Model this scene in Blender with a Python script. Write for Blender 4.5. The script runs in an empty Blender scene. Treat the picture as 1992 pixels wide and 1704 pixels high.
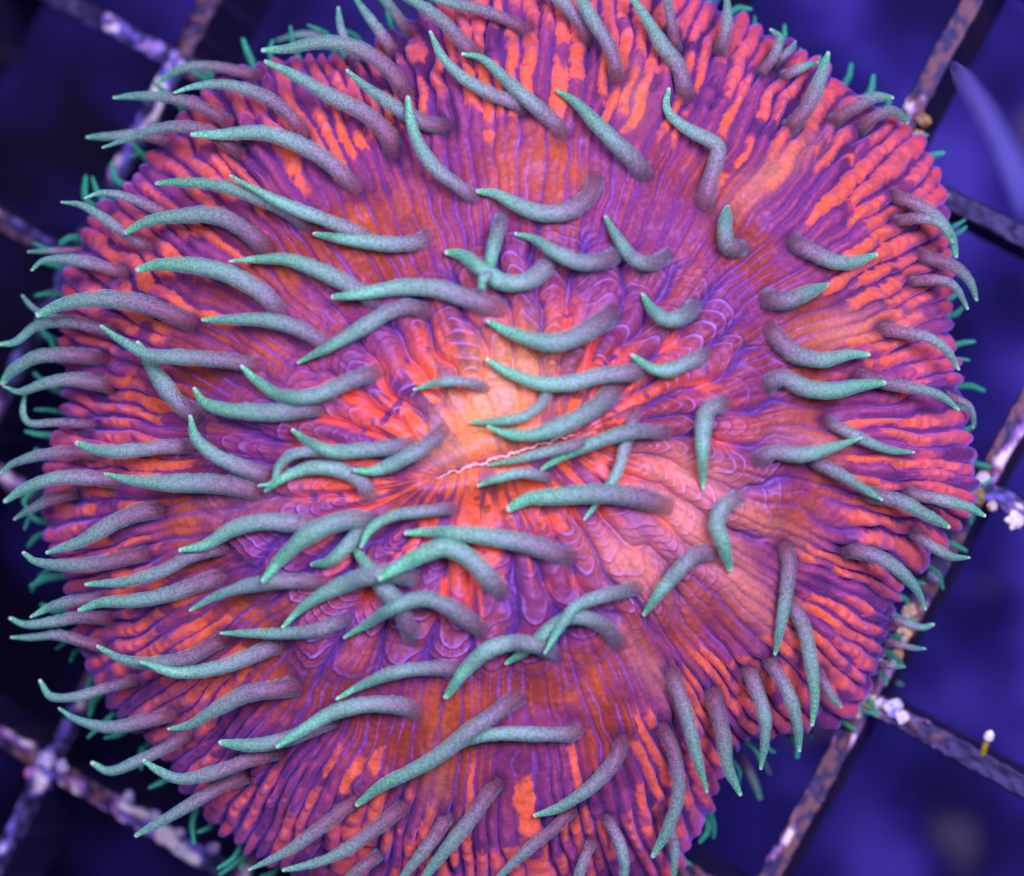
import bpy, math, random
import numpy as np

# ------------------------------------------------------------------ units
S = 3.15e-5                 # metres per photograph pixel on the plane z = 0
CX, CY = 996.0, 852.0       # middle of the photograph
D = 6000.0                  # camera height above z = 0, same units
rng = random.Random(11)

def at(px, py, z):
    """point that the photograph shows at (px, py), at height z (pixel units, before S)"""
    k = (D - z) / D
    return np.array(((px - CX) * k, -(py - CY) * k, z))

scene = bpy.context.scene
COL = scene.collection

# ------------------------------------------------------------------ camera
cam_data = bpy.data.cameras.new('camera')
cam = bpy.data.objects.new('camera', cam_data)
COL.objects.link(cam)
cam.location = (0, 0, D * S)
cam_data.sensor_width = 36.0
cam_data.lens = 36.0 * D / 1992.0
cam_data.clip_start = 0.005
cam_data.clip_end = 10.0
cam_data.dof.use_dof = True
cam_data.dof.focus_distance = (D - 240) * S
cam_data.dof.aperture_fstop = (cam_data.lens / 1000.0) / (125 * S)
scene.camera = cam

# ------------------------------------------------------------------ light
world = bpy.data.worlds.new('World')
scene.world = world
world.use_nodes = True
bg = world.node_tree.nodes['Background']
bg.inputs['Color'].default_value = (0.16, 0.12, 1.0, 1)
bg.inputs['Strength'].default_value = 0.07

LIGHT = np.array((0.95, 0.74, 2.9))       # light on a surface facing the lamp

def lamp(name, loc, target, size, power, color):
    d = bpy.data.lights.new(name, 'AREA')
    d.shape = 'DISK'
    d.size = size * S
    d.energy = power
    d.color = color
    o = bpy.data.objects.new(name, d)
    COL.objects.link(o)
    o.location = [c * S for c in loc]
    from mathutils import Vector
    v = Vector(target) * S - o.location
    o.rotation_euler = v.to_track_quat('-Z', 'Y').to_euler()
    return o
LC = tuple(LIGHT / LIGHT.max())
lamp('aquarium_and_fill_lamp', (1900, 1700, 7500), (250, 0, 0), 2800, 1.9, LC)
lamp('aquarium_and_fill_lamp', (-1900, 1500, 7500), (100, 0, 0), 2800, 0.78, LC)  # added fill lamp, brightens the left and softens the shadows

vs = scene.view_settings
vs.view_transform = 'Standard'
vs.look = 'None'
vs.exposure = 0.0
vs.gamma = 1.0
vs.use_curve_mapping = False

# ------------------------------------------------------------------ helpers
def lin(c):
    c = np.array(c, float) / 255.0
    return np.where(c <= 0.04045, c / 12.92, ((c + 0.055) / 1.055) ** 2.4)

def alb(r, g, b):
    """base colour that shows as this colour under the lamp"""
    return np.clip(lin((r, g, b)) / LIGHT, 0.002, 0.93)

def col4(c):
    return (float(c[0]), float(c[1]), float(c[2]), 1.0)

def smooth(a, b, x):
    t = np.clip((x - a) / (b - a), 0, 1)
    return t * t * (3 - 2 * t)

def _hash(ix, iy, seed):
    h = (ix.astype(np.int64) * 374761393 + iy.astype(np.int64) * 668265263 + seed * 1442695041) & 0xFFFFFFFF
    h = ((h ^ (h >> 13)) * 1274126177) & 0xFFFFFFFF
    h = h ^ (h >> 16)
    return (h & 0xFFFF) / 32767.5 - 1.0

def vn(x, y, seed=0):
    x = np.asarray(x, float); y = np.asarray(y, float)
    ix = np.floor(x); iy = np.floor(y)
    fx = x - ix; fy = y - iy
    fx = fx * fx * (3 - 2 * fx); fy = fy * fy * (3 - 2 * fy)
    a = _hash(ix, iy, seed); b = _hash(ix + 1, iy, seed)
    c = _hash(ix, iy + 1, seed); d = _hash(ix + 1, iy + 1, seed)
    return (a + (b - a) * fx) * (1 - fy) + (c + (d - c) * fx) * fy

def fbm(x, y, seed=0, o=3):
    s = 0; a = 1; t = 0
    for i in range(o):
        s = s + a * vn(x * 2 ** i + 17.3 * i, y * 2 ** i - 9.1 * i, seed + i); t += a; a *= 0.5
    return s / t

def mixc(c, target, m):
    c += (np.asarray(target) - c) * m[..., None]
    return c

def grid_mesh(name, P, closed_u=False, colors=None, cap_end=False, attrs=None):
    """mesh from an (nu, nv, 3) grid of points"""
    nu, nv = P.shape[:2]
    idx = np.arange(nu * nv).reshape(nu, nv)
    if closed_u:
        a = idx; b = np.roll(idx, -1, axis=0)
    else:
        a = idx[:-1]; b = idx[1:]
    q = np.stack((a[:, :-1], b[:, :-1], b[:, 1:], a[:, 1:]), -1).reshape(-1, 4)
    me = bpy.data.meshes.new(name)
    me.vertices.add(nu * nv)
    me.vertices.foreach_set('co', np.ascontiguousarray(P, dtype=np.float32).ravel())
    me.loops.add(q.size)
    me.loops.foreach_set('vertex_index', q.astype(np.int32).ravel())
    me.polygons.add(len(q))
    me.polygons.foreach_set('loop_start', np.arange(0, q.size, 4, dtype=np.int32))
    me.polygons.foreach_set('use_smooth', np.ones(len(q), dtype=bool))
    me.update(calc_edges=True)
    if colors is not None:
        at_ = me.color_attributes.new('pigment', 'FLOAT_COLOR', 'POINT')
        c = np.ones((nu * nv, 4), np.float32); c[:, :3] = colors.reshape(-1, 3)
        at_.data.foreach_set('color', c.ravel())
    for k, v in (attrs or {}).items():
        a_ = me.attributes.new(k, 'FLOAT', 'POINT')
        a_.data.foreach_set('value', np.ascontiguousarray(v, dtype=np.float32).ravel())
    return me

def link(name, me, mat, parent=None, loc=(0, 0, 0)):
    o = bpy.data.objects.new(name, me)
    COL.objects.link(o)
    if mat is not None:
        me.materials.append(mat)
    o.location = [float(c) for c in loc]
    if parent is not None:
        o.parent = parent
    return o

def empty(name, loc):
    o = bpy.data.objects.new(name, None)
    COL.objects.link(o)
    o.location = loc
    o.empty_display_size = 0.01
    return o

# ------------------------------------------------------------------ materials
def new_mat(name):
    m = bpy.data.materials.new(name)
    m.use_nodes = True
    nt = m.node_tree
    return m, nt, nt.nodes['Principled BSDF']

def N(nt, kind, **kw):
    n = nt.nodes.new(kind)
    for k, v in kw.items():
        if k in n.inputs: n.inputs[k].default_value = v
        else: setattr(n, k, v)
    return n

def bump(nt, bsdf, scale, dist, strength=0.6, detail=3.0, kind='ShaderNodeTexNoise'):
    tc = N(nt, 'ShaderNodeTexCoord')
    tx = N(nt, kind); tx.inputs['Scale'].default_value = scale
    if 'Detail' in tx.inputs: tx.inputs['Detail'].default_value = detail
    b = N(nt, 'ShaderNodeBump'); b.inputs['Strength'].default_value = strength; b.inputs['Distance'].default_value = dist
    nt.links.new(tc.outputs['Object'], tx.inputs['Vector'])
    nt.links.new(tx.outputs[0], b.inputs['Height'])
    nt.links.new(b.outputs['Normal'], bsdf.inputs['Normal'])
    return tx

def mat_body():
    m, nt, b = new_mat('coral_flesh')
    a = N(nt, 'ShaderNodeVertexColor'); a.layer_name = 'pigment'
    tc = N(nt, 'ShaderNodeTexCoord')
    nz = N(nt, 'ShaderNodeTexNoise'); nz.inputs['Scale'].default_value = 1 / (9 * S); nz.inputs['Detail'].default_value = 3
    nt.links.new(tc.outputs['Object'], nz.inputs['Vector'])
    mr = N(nt, 'ShaderNodeMapRange'); mr.inputs['From Min'].default_value = 0.25; mr.inputs['From Max'].default_value = 0.75
    mr.inputs['To Min'].default_value = 0.78; mr.inputs['To Max'].default_value = 1.2
    nt.links.new(nz.outputs[0], mr.inputs['Value'])
    mul = N(nt, 'ShaderNodeVectorMath', operation='MULTIPLY')
    nt.links.new(a.outputs['Color'], mul.inputs[0]); nt.links.new(mr.outputs[0], mul.inputs[1])
    nt.links.new(mul.outputs[0], b.inputs['Base Color'])
    b.inputs['Roughness'].default_value = 0.5
    b.inputs['Specular IOR Level'].default_value = 0.32
    b.inputs['Subsurface Weight'].default_value = 0.55
    b.inputs['Subsurface Radius'].default_value = (1.0, 0.45, 0.55)
    b.inputs['Subsurface Scale'].default_value = 24 * S
    b.inputs['Sheen Weight'].default_value = 0.35
    b.inputs['Sheen Roughness'].default_value = 0.35
    b.inputs['Sheen Tint'].default_value = (0.8, 0.5, 1.0, 1)
    bm = N(nt, 'ShaderNodeBump'); bm.inputs['Strength'].default_value = 0.35; bm.inputs['Distance'].default_value = 3 * S
    nt.links.new(nz.outputs[0], bm.inputs['Height']); nt.links.new(bm.outputs['Normal'], b.inputs['Normal'])
    return m

def mat_tentacle():
    m, nt, b = new_mat('tentacle_skin')
    a = N(nt, 'ShaderNodeVertexColor'); a.layer_name = 'pigment'
    tc = N(nt, 'ShaderNodeTexCoord')
    vo = N(nt, 'ShaderNodeTexVoronoi'); vo.inputs['Scale'].default_value = 1 / (5.2 * S)
    nz = N(nt, 'ShaderNodeTexNoise'); nz.inputs['Scale'].default_value = 1 / (11 * S); nz.inputs['Detail'].default_value = 2
    nt.links.new(tc.outputs['Object'], vo.inputs['Vector']); nt.links.new(tc.outputs['Object'], nz.inputs['Vector'])
    mr = N(nt, 'ShaderNodeMapRange'); mr.inputs['From Min'].default_value = 0.1; mr.inputs['From Max'].default_value = 0.75
    mr.inputs['To Min'].default_value = 1.42; mr.inputs['To Max'].default_value = 0.66
    nt.links.new(vo.outputs['Distance'], mr.inputs['Value'])
    mul = N(nt, 'ShaderNodeVectorMath', operation='MULTIPLY')
    nt.links.new(a.outputs['Color'], mul.inputs[0]); nt.links.new(mr.outputs[0], mul.inputs[1])
    aa = N(nt, 'ShaderNodeAttribute'); aa.attribute_name = 'opacity'
    nt.links.new(aa.outputs['Fac'], b.inputs['Alpha'])
    # dull brown-magenta freckles
    fr = N(nt, 'ShaderNodeMapRange'); fr.inputs['From Min'].default_value = 0.5; fr.inputs['From Max'].default_value = 0.68
    fr.inputs['To Min'].default_value = 0.0; fr.inputs['To Max'].default_value = 1.0
    nt.links.new(nz.outputs[0], fr.inputs['Value'])
    at_ = N(nt, 'ShaderNodeAttribute'); at_.attribute_name = 'freckle'
    mm = N(nt, 'ShaderNodeMath', operation='MULTIPLY'); nt.links.new(fr.outputs[0], mm.inputs[0]); nt.links.new(at_.outputs['Fac'], mm.inputs[1])
    mx = N(nt, 'ShaderNodeMix', data_type='RGBA')
    nt.links.new(mm.outputs[0], mx.inputs[0]); nt.links.new(mul.outputs[0], mx.inputs[6])
    mx.inputs[7].default_value = col4(alb(158, 92, 128))
    nt.links.new(mx.outputs[2], b.inputs['Base Color'])
    b.inputs['Roughness'].default_value = 0.5
    b.inputs['Specular IOR Level'].default_value = 0.3
    b.inputs['Subsurface Weight'].default_value = 0.45
    b.inputs['Subsurface Radius'].default_value = (0.8, 1.0, 0.9)
    b.inputs['Subsurface Scale'].default_value = 14 * S
    b.inputs['Sheen Weight'].default_value = 1.0
    b.inputs['Sheen Roughness'].default_value = 0.3
    b.inputs['Sheen Tint'].default_value = (0.30, 1.0, 0.55, 1)
    bm = N(nt, 'ShaderNodeBump'); bm.inputs['Strength'].default_value = 0.4; bm.inputs['Distance'].default_value = 2 * S
    bm.invert = True
    nt.links.new(vo.outputs['Distance'], bm.inputs['Height']); nt.links.new(bm.outputs['Normal'], b.inputs['Normal'])
    return m

def mat_vertex(name, rough, bump_px, bump_dist, sheen=0.0):
    m, nt, b = new_mat(name)
    a = N(nt, 'ShaderNodeVertexColor'); a.layer_name = 'pigment'
    nt.links.new(a.outputs['Color'], b.inputs['Base Color'])
    b.inputs['Roughness'].default_value = rough
    bump(nt, b, 1 / (bump_px * S), bump_dist * S)
    return m

def mat_plain(name, c, rough=0.5, alpha=1.0, bump_px=None, var=None):
    m, nt, b = new_mat(name)
    b.inputs['Base Color'].default_value = col4(c)
    b.inputs['Roughness'].default_value = rough
    b.inputs['Alpha'].default_value = alpha
    if bump_px:
        tx = bump(nt, b, 1 / (bump_px * S), bump_px * 0.4 * S)
        if var is not None:
            mx = N(nt, 'ShaderNodeMix', data_type='RGBA')
            nt.links.new(tx.outputs[0], mx.inputs[0])
            mx.inputs[6].default_value = col4(c); mx.inputs[7].default_value = col4(var)
            nt.links.new(mx.outputs[2], b.inputs['Base Color'])
    return m

M_BODY = mat_body()
M_TENT = mat_tentacle()
M_RACK = mat_vertex('crusted_plastic', 0.6, 9, 1.6)

# ------------------------------------------------------------------ tank floor
FZ = -4200
def make_floor():
    n = 120
    xs = np.linspace(-9000, 9000, n)
    X, Y = np.meshgrid(xs, xs, indexing='ij')
    Z = FZ + 160 * fbm(X / 900, Y / 900, 40, 3)
    P = np.stack((X, Y, Z), -1) * S
    me = grid_mesh('tank_floor', P)
    m, nt, b = new_mat('blue_lit_sand')
    tc = N(nt, 'ShaderNodeTexCoord')
    n1 = N(nt, 'ShaderNodeTexNoise'); n1.inputs['Scale'].default_value = 1 / (520 * S); n1.inputs['Detail'].default_value = 3
    n2 = N(nt, 'ShaderNodeTexNoise'); n2.inputs['Scale'].default_value = 1 / (420 * S); n2.inputs['Detail'].default_value = 2
    nt.links.new(tc.outputs['Object'], n1.inputs['Vector']); nt.links.new(tc.outputs['Object'], n2.inputs['Vector'])
    r1 = N(nt, 'ShaderNodeValToRGB')
    e = r1.color_ramp.elements
    e[0].position = 0.40; e[0].color = (0.010, 0.009, 0.05, 1)
    e[1].position = 0.62; e[1].color = (0.13, 0.10, 0.33, 1)
    m_ = e.new(0.50); m_.color = (0.036, 0.028, 0.14, 1)
    nt.links.new(n1.outputs[0], r1.inputs[0])
    r2 = N(nt, 'ShaderNodeValToRGB')
    r2.color_ramp.elements[0].position = 0.60; r2.color_ramp.elements[0].color = (0, 0, 0, 1)
    r2.color_ramp.elements[1].position = 0.68; r2.color_ramp.elements[1].color = (1, 1, 1, 1)
    nt.links.new(n2.outputs[0], r2.inputs[0])
    mx = N(nt, 'ShaderNodeMix', data_type='RGBA')
    nt.links.new(r2.outputs[0], mx.inputs[0]); nt.links.new(r1.outputs[0], mx.inputs[6])
    mx.inputs[7].default_value = (0.15, 0.13, 0.09, 1)
    # shade painted dark into the floor's left side, pale sand on the right
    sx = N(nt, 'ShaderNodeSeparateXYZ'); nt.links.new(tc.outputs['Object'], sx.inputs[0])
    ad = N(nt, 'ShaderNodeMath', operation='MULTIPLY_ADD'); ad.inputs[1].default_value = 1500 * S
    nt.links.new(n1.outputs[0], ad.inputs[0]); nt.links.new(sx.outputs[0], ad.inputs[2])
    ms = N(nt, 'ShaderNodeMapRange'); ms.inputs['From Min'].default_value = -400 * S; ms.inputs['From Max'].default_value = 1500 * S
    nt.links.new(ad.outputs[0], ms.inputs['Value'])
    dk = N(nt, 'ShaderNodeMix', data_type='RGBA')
    shade_ramp = N(nt, 'ShaderNodeValToRGB')
    shade_ramp.color_ramp.elements[0].position = 0.48; shade_ramp.color_ramp.elements[0].color = (0.002, 0.002, 0.006, 1)
    shade_ramp.color_ramp.elements[1].position = 0.66; shade_ramp.color_ramp.elements[1].color = (0.045, 0.026, 0.13, 1)
    nt.links.new(n1.outputs[0], shade_ramp.inputs[0])
    nt.links.new(ms.outputs[0], dk.inputs[0]); nt.links.new(shade_ramp.outputs[0], dk.inputs[6]); nt.links.new(mx.outputs[2], dk.inputs[7])
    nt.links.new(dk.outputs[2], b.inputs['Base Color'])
    b.inputs['Roughness'].default_value = 0.9
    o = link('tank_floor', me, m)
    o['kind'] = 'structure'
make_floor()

# ------------------------------------------------------------------ rack of crossed plastic bars
RACK_Z0 = -130.0
def rack_frame():
    o = at(1908, 948, RACK_Z0)
    a = at(345, 118, -560)
    u = (o - a) / 4.0
    b = at(1690, 1368, RACK_Z0 - 20)
    v = b - o
    un = u / np.linalg.norm(u)
    v = v - un * np.dot(v, un)
    v *= np.linalg.norm(u) / np.linalg.norm(v)
    n = np.cross(u, v); n /= np.linalg.norm(n)
    if n[2] < 0: n = -n
    return o, u, v, n
RO, RU, RV, RN = rack_frame()
PITCH = np.linalg.norm(RU)
rack = empty('frag_rack', tuple((RO - RN * 300) * S))
rack['label'] = 'black plastic grid rack crusted with purple and brown algae under the coral'
rack['category'] = 'rack'
RACK_L = np.array(rack.location)

def make_bar(start, direction, side, length, seed, drop, furry):
    """one bar: the cross-section runs over (across, up), top crusted"""
    nl = int(length / 6.5)
    half, depth = 23.0, 290.0
    # cross-section points: left bottom .. left top .. top .. right top .. right bottom
    prof = [(-half * 0.8, -depth), (-half * 0.9, -depth * 0.6), (-half, -60), (-half, -25), (-half, -8), (-half * 0.93, -1)]
    top = [(x, 0.0) for x in np.linspace(-half * 0.8, half * 0.8, 9)]
    prof = prof + top + [(half * 0.93, -1), (half, -8), (half, -25), (half, -60), (half * 0.9, -depth * 0.6), (half * 0.8, -depth)]
    prof = np.array(prof)
    npf = len(prof)
    L = np.linspace(0, length, nl)
    A, U = np.meshgrid(L, prof[:, 0], indexing='ij')
    V = np.meshgrid(L, prof[:, 1], indexing='ij')[1]
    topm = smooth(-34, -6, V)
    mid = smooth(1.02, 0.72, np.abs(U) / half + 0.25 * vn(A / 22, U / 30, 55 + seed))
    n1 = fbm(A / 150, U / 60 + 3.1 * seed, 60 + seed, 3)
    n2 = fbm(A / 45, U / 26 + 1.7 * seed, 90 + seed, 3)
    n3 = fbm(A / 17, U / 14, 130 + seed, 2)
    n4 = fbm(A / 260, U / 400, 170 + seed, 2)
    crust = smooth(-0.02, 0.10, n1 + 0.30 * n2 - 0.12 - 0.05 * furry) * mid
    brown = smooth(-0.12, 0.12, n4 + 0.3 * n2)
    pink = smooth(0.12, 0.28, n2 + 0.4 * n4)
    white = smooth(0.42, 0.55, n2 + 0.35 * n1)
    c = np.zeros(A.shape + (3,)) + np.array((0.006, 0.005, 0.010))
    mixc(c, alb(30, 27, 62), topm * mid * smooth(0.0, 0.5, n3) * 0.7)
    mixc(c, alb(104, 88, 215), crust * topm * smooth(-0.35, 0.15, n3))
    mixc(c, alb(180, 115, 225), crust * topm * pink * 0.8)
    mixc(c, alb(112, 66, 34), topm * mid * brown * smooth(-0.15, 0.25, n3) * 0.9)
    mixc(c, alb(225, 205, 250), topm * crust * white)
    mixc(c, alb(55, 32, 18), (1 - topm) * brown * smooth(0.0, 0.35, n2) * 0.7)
    if furry > 0:
        mixc(c, alb(50, 40, 100), smooth(0.1, 0.4, n3) * 0.4 * furry * np.ones_like(A))
    rise = topm * (crust * (3 + 3 * n2 + 1.5 * n3) + 0.7 * n3) + furry * topm * (12 * n2 + 9 * n3)
    wide = U * (1 + (0.10 * n2 + 0.2 * furry * n3))
    Vd = V + rise - drop
    ed = direction / np.linalg.norm(direction); sd = side / np.linalg.norm(side)
    P = start + A[..., None] * ed + wide[..., None] * sd + Vd[..., None] * RN
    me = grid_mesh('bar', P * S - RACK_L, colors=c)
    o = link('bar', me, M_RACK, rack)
    return o

k_ = 0
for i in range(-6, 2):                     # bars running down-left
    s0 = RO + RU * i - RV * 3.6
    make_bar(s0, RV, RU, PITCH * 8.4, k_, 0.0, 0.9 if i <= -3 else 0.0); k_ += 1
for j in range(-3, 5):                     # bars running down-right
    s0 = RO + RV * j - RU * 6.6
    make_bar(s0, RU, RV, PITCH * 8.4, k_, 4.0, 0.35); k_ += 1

def lump(name, parent, ploc, radius, color_a, color_b, seed, squash=0.28):
    n, k = 22, 14
    th = np.linspace(0, 2 * np.pi, n, endpoint=False)
    ph = np.linspace(0.02, np.pi - 0.02, k)
    T, F = np.meshgrid(th, ph, indexing='ij')
    x = np.cos(T) * np.sin(F); y = np.sin(T) * np.sin(F); z = np.cos(F)
    nn = fbm(x * 2.6 + seed, y * 2.6 + z * 1.6, seed, 3)
    r = radius * (1 + 0.55 * nn)
    P = np.stack((x * r, y * r, z * r * squash), -1)
    c = np.zeros(P.shape) + color_a
    mixc(c, color_b, smooth(-0.15, 0.25, fbm(x * 3 + seed, y * 3 - z * 2, seed + 5, 2)))
    me = grid_mesh(name, P * S, closed_u=True, colors=c)
    return link(name, me, M_RACK, parent, np.array(ploc) * S - (RACK_L if parent is rack else 0))

def rack_top(px, py, extra=0.0):
    """height of the rack's top plane where the photograph shows (px, py)"""
    z = RACK_Z0
    for _ in range(6):
        p = at(px, py, z)
        z = RO[2] - (RN[0] * (p[0] - RO[0]) + RN[1] * (p[1] - RO[1])) / RN[2]
    return z + extra

Y1, Y2 = alb(180, 140, 70), alb(205, 192, 232)
V1, V2 = alb(140, 115, 235), alb(215, 195, 250)
for n_, (px, py, r, a, b) in enumerate([
    (1902, 962, 24, Y1, alb(120, 80, 40)), (1912, 930, 20, V2, Y2), (1930, 985, 14, Y1, Y2), (1975, 1012, 26, Y2, alb(250, 245, 255)),
    (1688, 1362, 26, Y1, Y2), (1668, 1385, 18, alb(225, 215, 190), Y1), (1735, 1378, 27, V1, Y2), (1755, 1395, 18, V2, Y2),
    (1795, 232, 22, Y1, alb(120, 75, 35)), (1785, 262, 15, alb(230, 160, 110), Y1), (1770, 1190, 20, Y1, alb(200, 160, 220)),
    (1758, 1235, 22, alb(220, 150, 60), Y2), (1745, 1275, 16, alb(200, 130, 60), Y1), (1815, 1120, 20, alb(120, 115, 130), V1),
    (345, 112, 22, V1, alb(80, 60, 150)), (352, 128, 16, V1, V2), (305, 92, 20, alb(150, 110, 215), V1),
    (90, 1478, 24, V1, V2), (120, 1490, 18, V1, V2), (60, 1505, 17, alb(190, 95, 200), V1), (250, 1550, 18, V1, V2), (300, 1590, 20, V1, V2),
    (350, 1620, 15, V1, V2), (415, 1650, 17, V1, V2)]):
    z = rack_top(px, py, 3)
    lump('algae_crust', rack, at(px, py, z), r * 0.72, a, b, 300 + n_)

# ------------------------------------------------------------------ coral body
C0 = np.array((985.0, 886.0))
OUTLINE = [(1893, 925), (1888, 985), (1835, 1040), (1790, 1100), (1748, 1150), (1735, 1205), (1722, 1265), (1695, 1335), (1650, 1392),
           (1580, 1410), (1490, 1432), (1425, 1462), (1388, 1520), (1368, 1600), (1335, 1655), (1290, 1715), (1180, 1765), (1040, 1790), (900, 1790),
           (760, 1765), (620, 1725), (500, 1655), (420, 1600), (365, 1535), (335, 1480), (280, 1430), (215, 1360), (172, 1290), (150, 1205),
           (138, 1130), (105, 1065), (93, 1000), (92, 930), (105, 860), (140, 785), (128, 705), (132, 635), (132, 545), (150, 475),
           (190, 420), (245, 372), (290, 320), (325, 260), (400, 175), (490, 128), (590, 115), (690, 115), (765, 75), (830, 20), (920, -35), (1040, -65),
           (1160, -60), (1280, -30), (1390, 15), (1480, 68), (1560, 112), (1630, 165), (1705, 212), (1788, 272), (1818, 330), (1838, 420),
           (1842, 510), (1838, 600), (1848, 690), (1862, 780), (1885, 860)]
NT, NR, NU = 1820, 372, 26

def build_outline(th):
    p = np.array(OUTLINE, float) - C0
    a = np.arctan2(p[:, 1], p[:, 0]); r = np.hypot(p[:, 0], p[:, 1])
    o = np.argsort(a); a = a[o]; r = r[o]
    a3 = np.concatenate((a - 2 * np.pi, a, a + 2 * np.pi)); r3 = np.concatenate((r, r, r))
    t = np.where(th > np.pi, th - 2 * np.pi, th)
    R = np.interp(t, a3, r3)
    k = np.hanning(41); k /= k.sum()
    return np.convolve(np.concatenate((R[-20:], R, R[:20])), k, 'valid')

TH = np.linspace(0, 2 * np.pi, NT, endpoint=False)
ROUT = build_outline(TH)
SL = math.atan2(-92, 300)
ea, eb = 150.0, 1.2
ct, st = np.cos(TH - SL), np.sin(TH - SL)
INN = C0 + np.stack((ea * ct * math.cos(SL) - eb * st * math.sin(SL), ea * ct * math.sin(SL) + eb * st * math.cos(SL)), -1)
OUT = C0 + np.stack((np.cos(TH) * ROUT, np.sin(TH) * ROUT), -1)
W = np.linspace(0, 1, NR) ** 0.93
DOME = 430.0

def rim_height(th):
    return -55 + 40 * np.cos(th) + 22 * np.sin(3 * th + 1.0) + 14 * np.sin(7 * th + 0.4)

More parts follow.
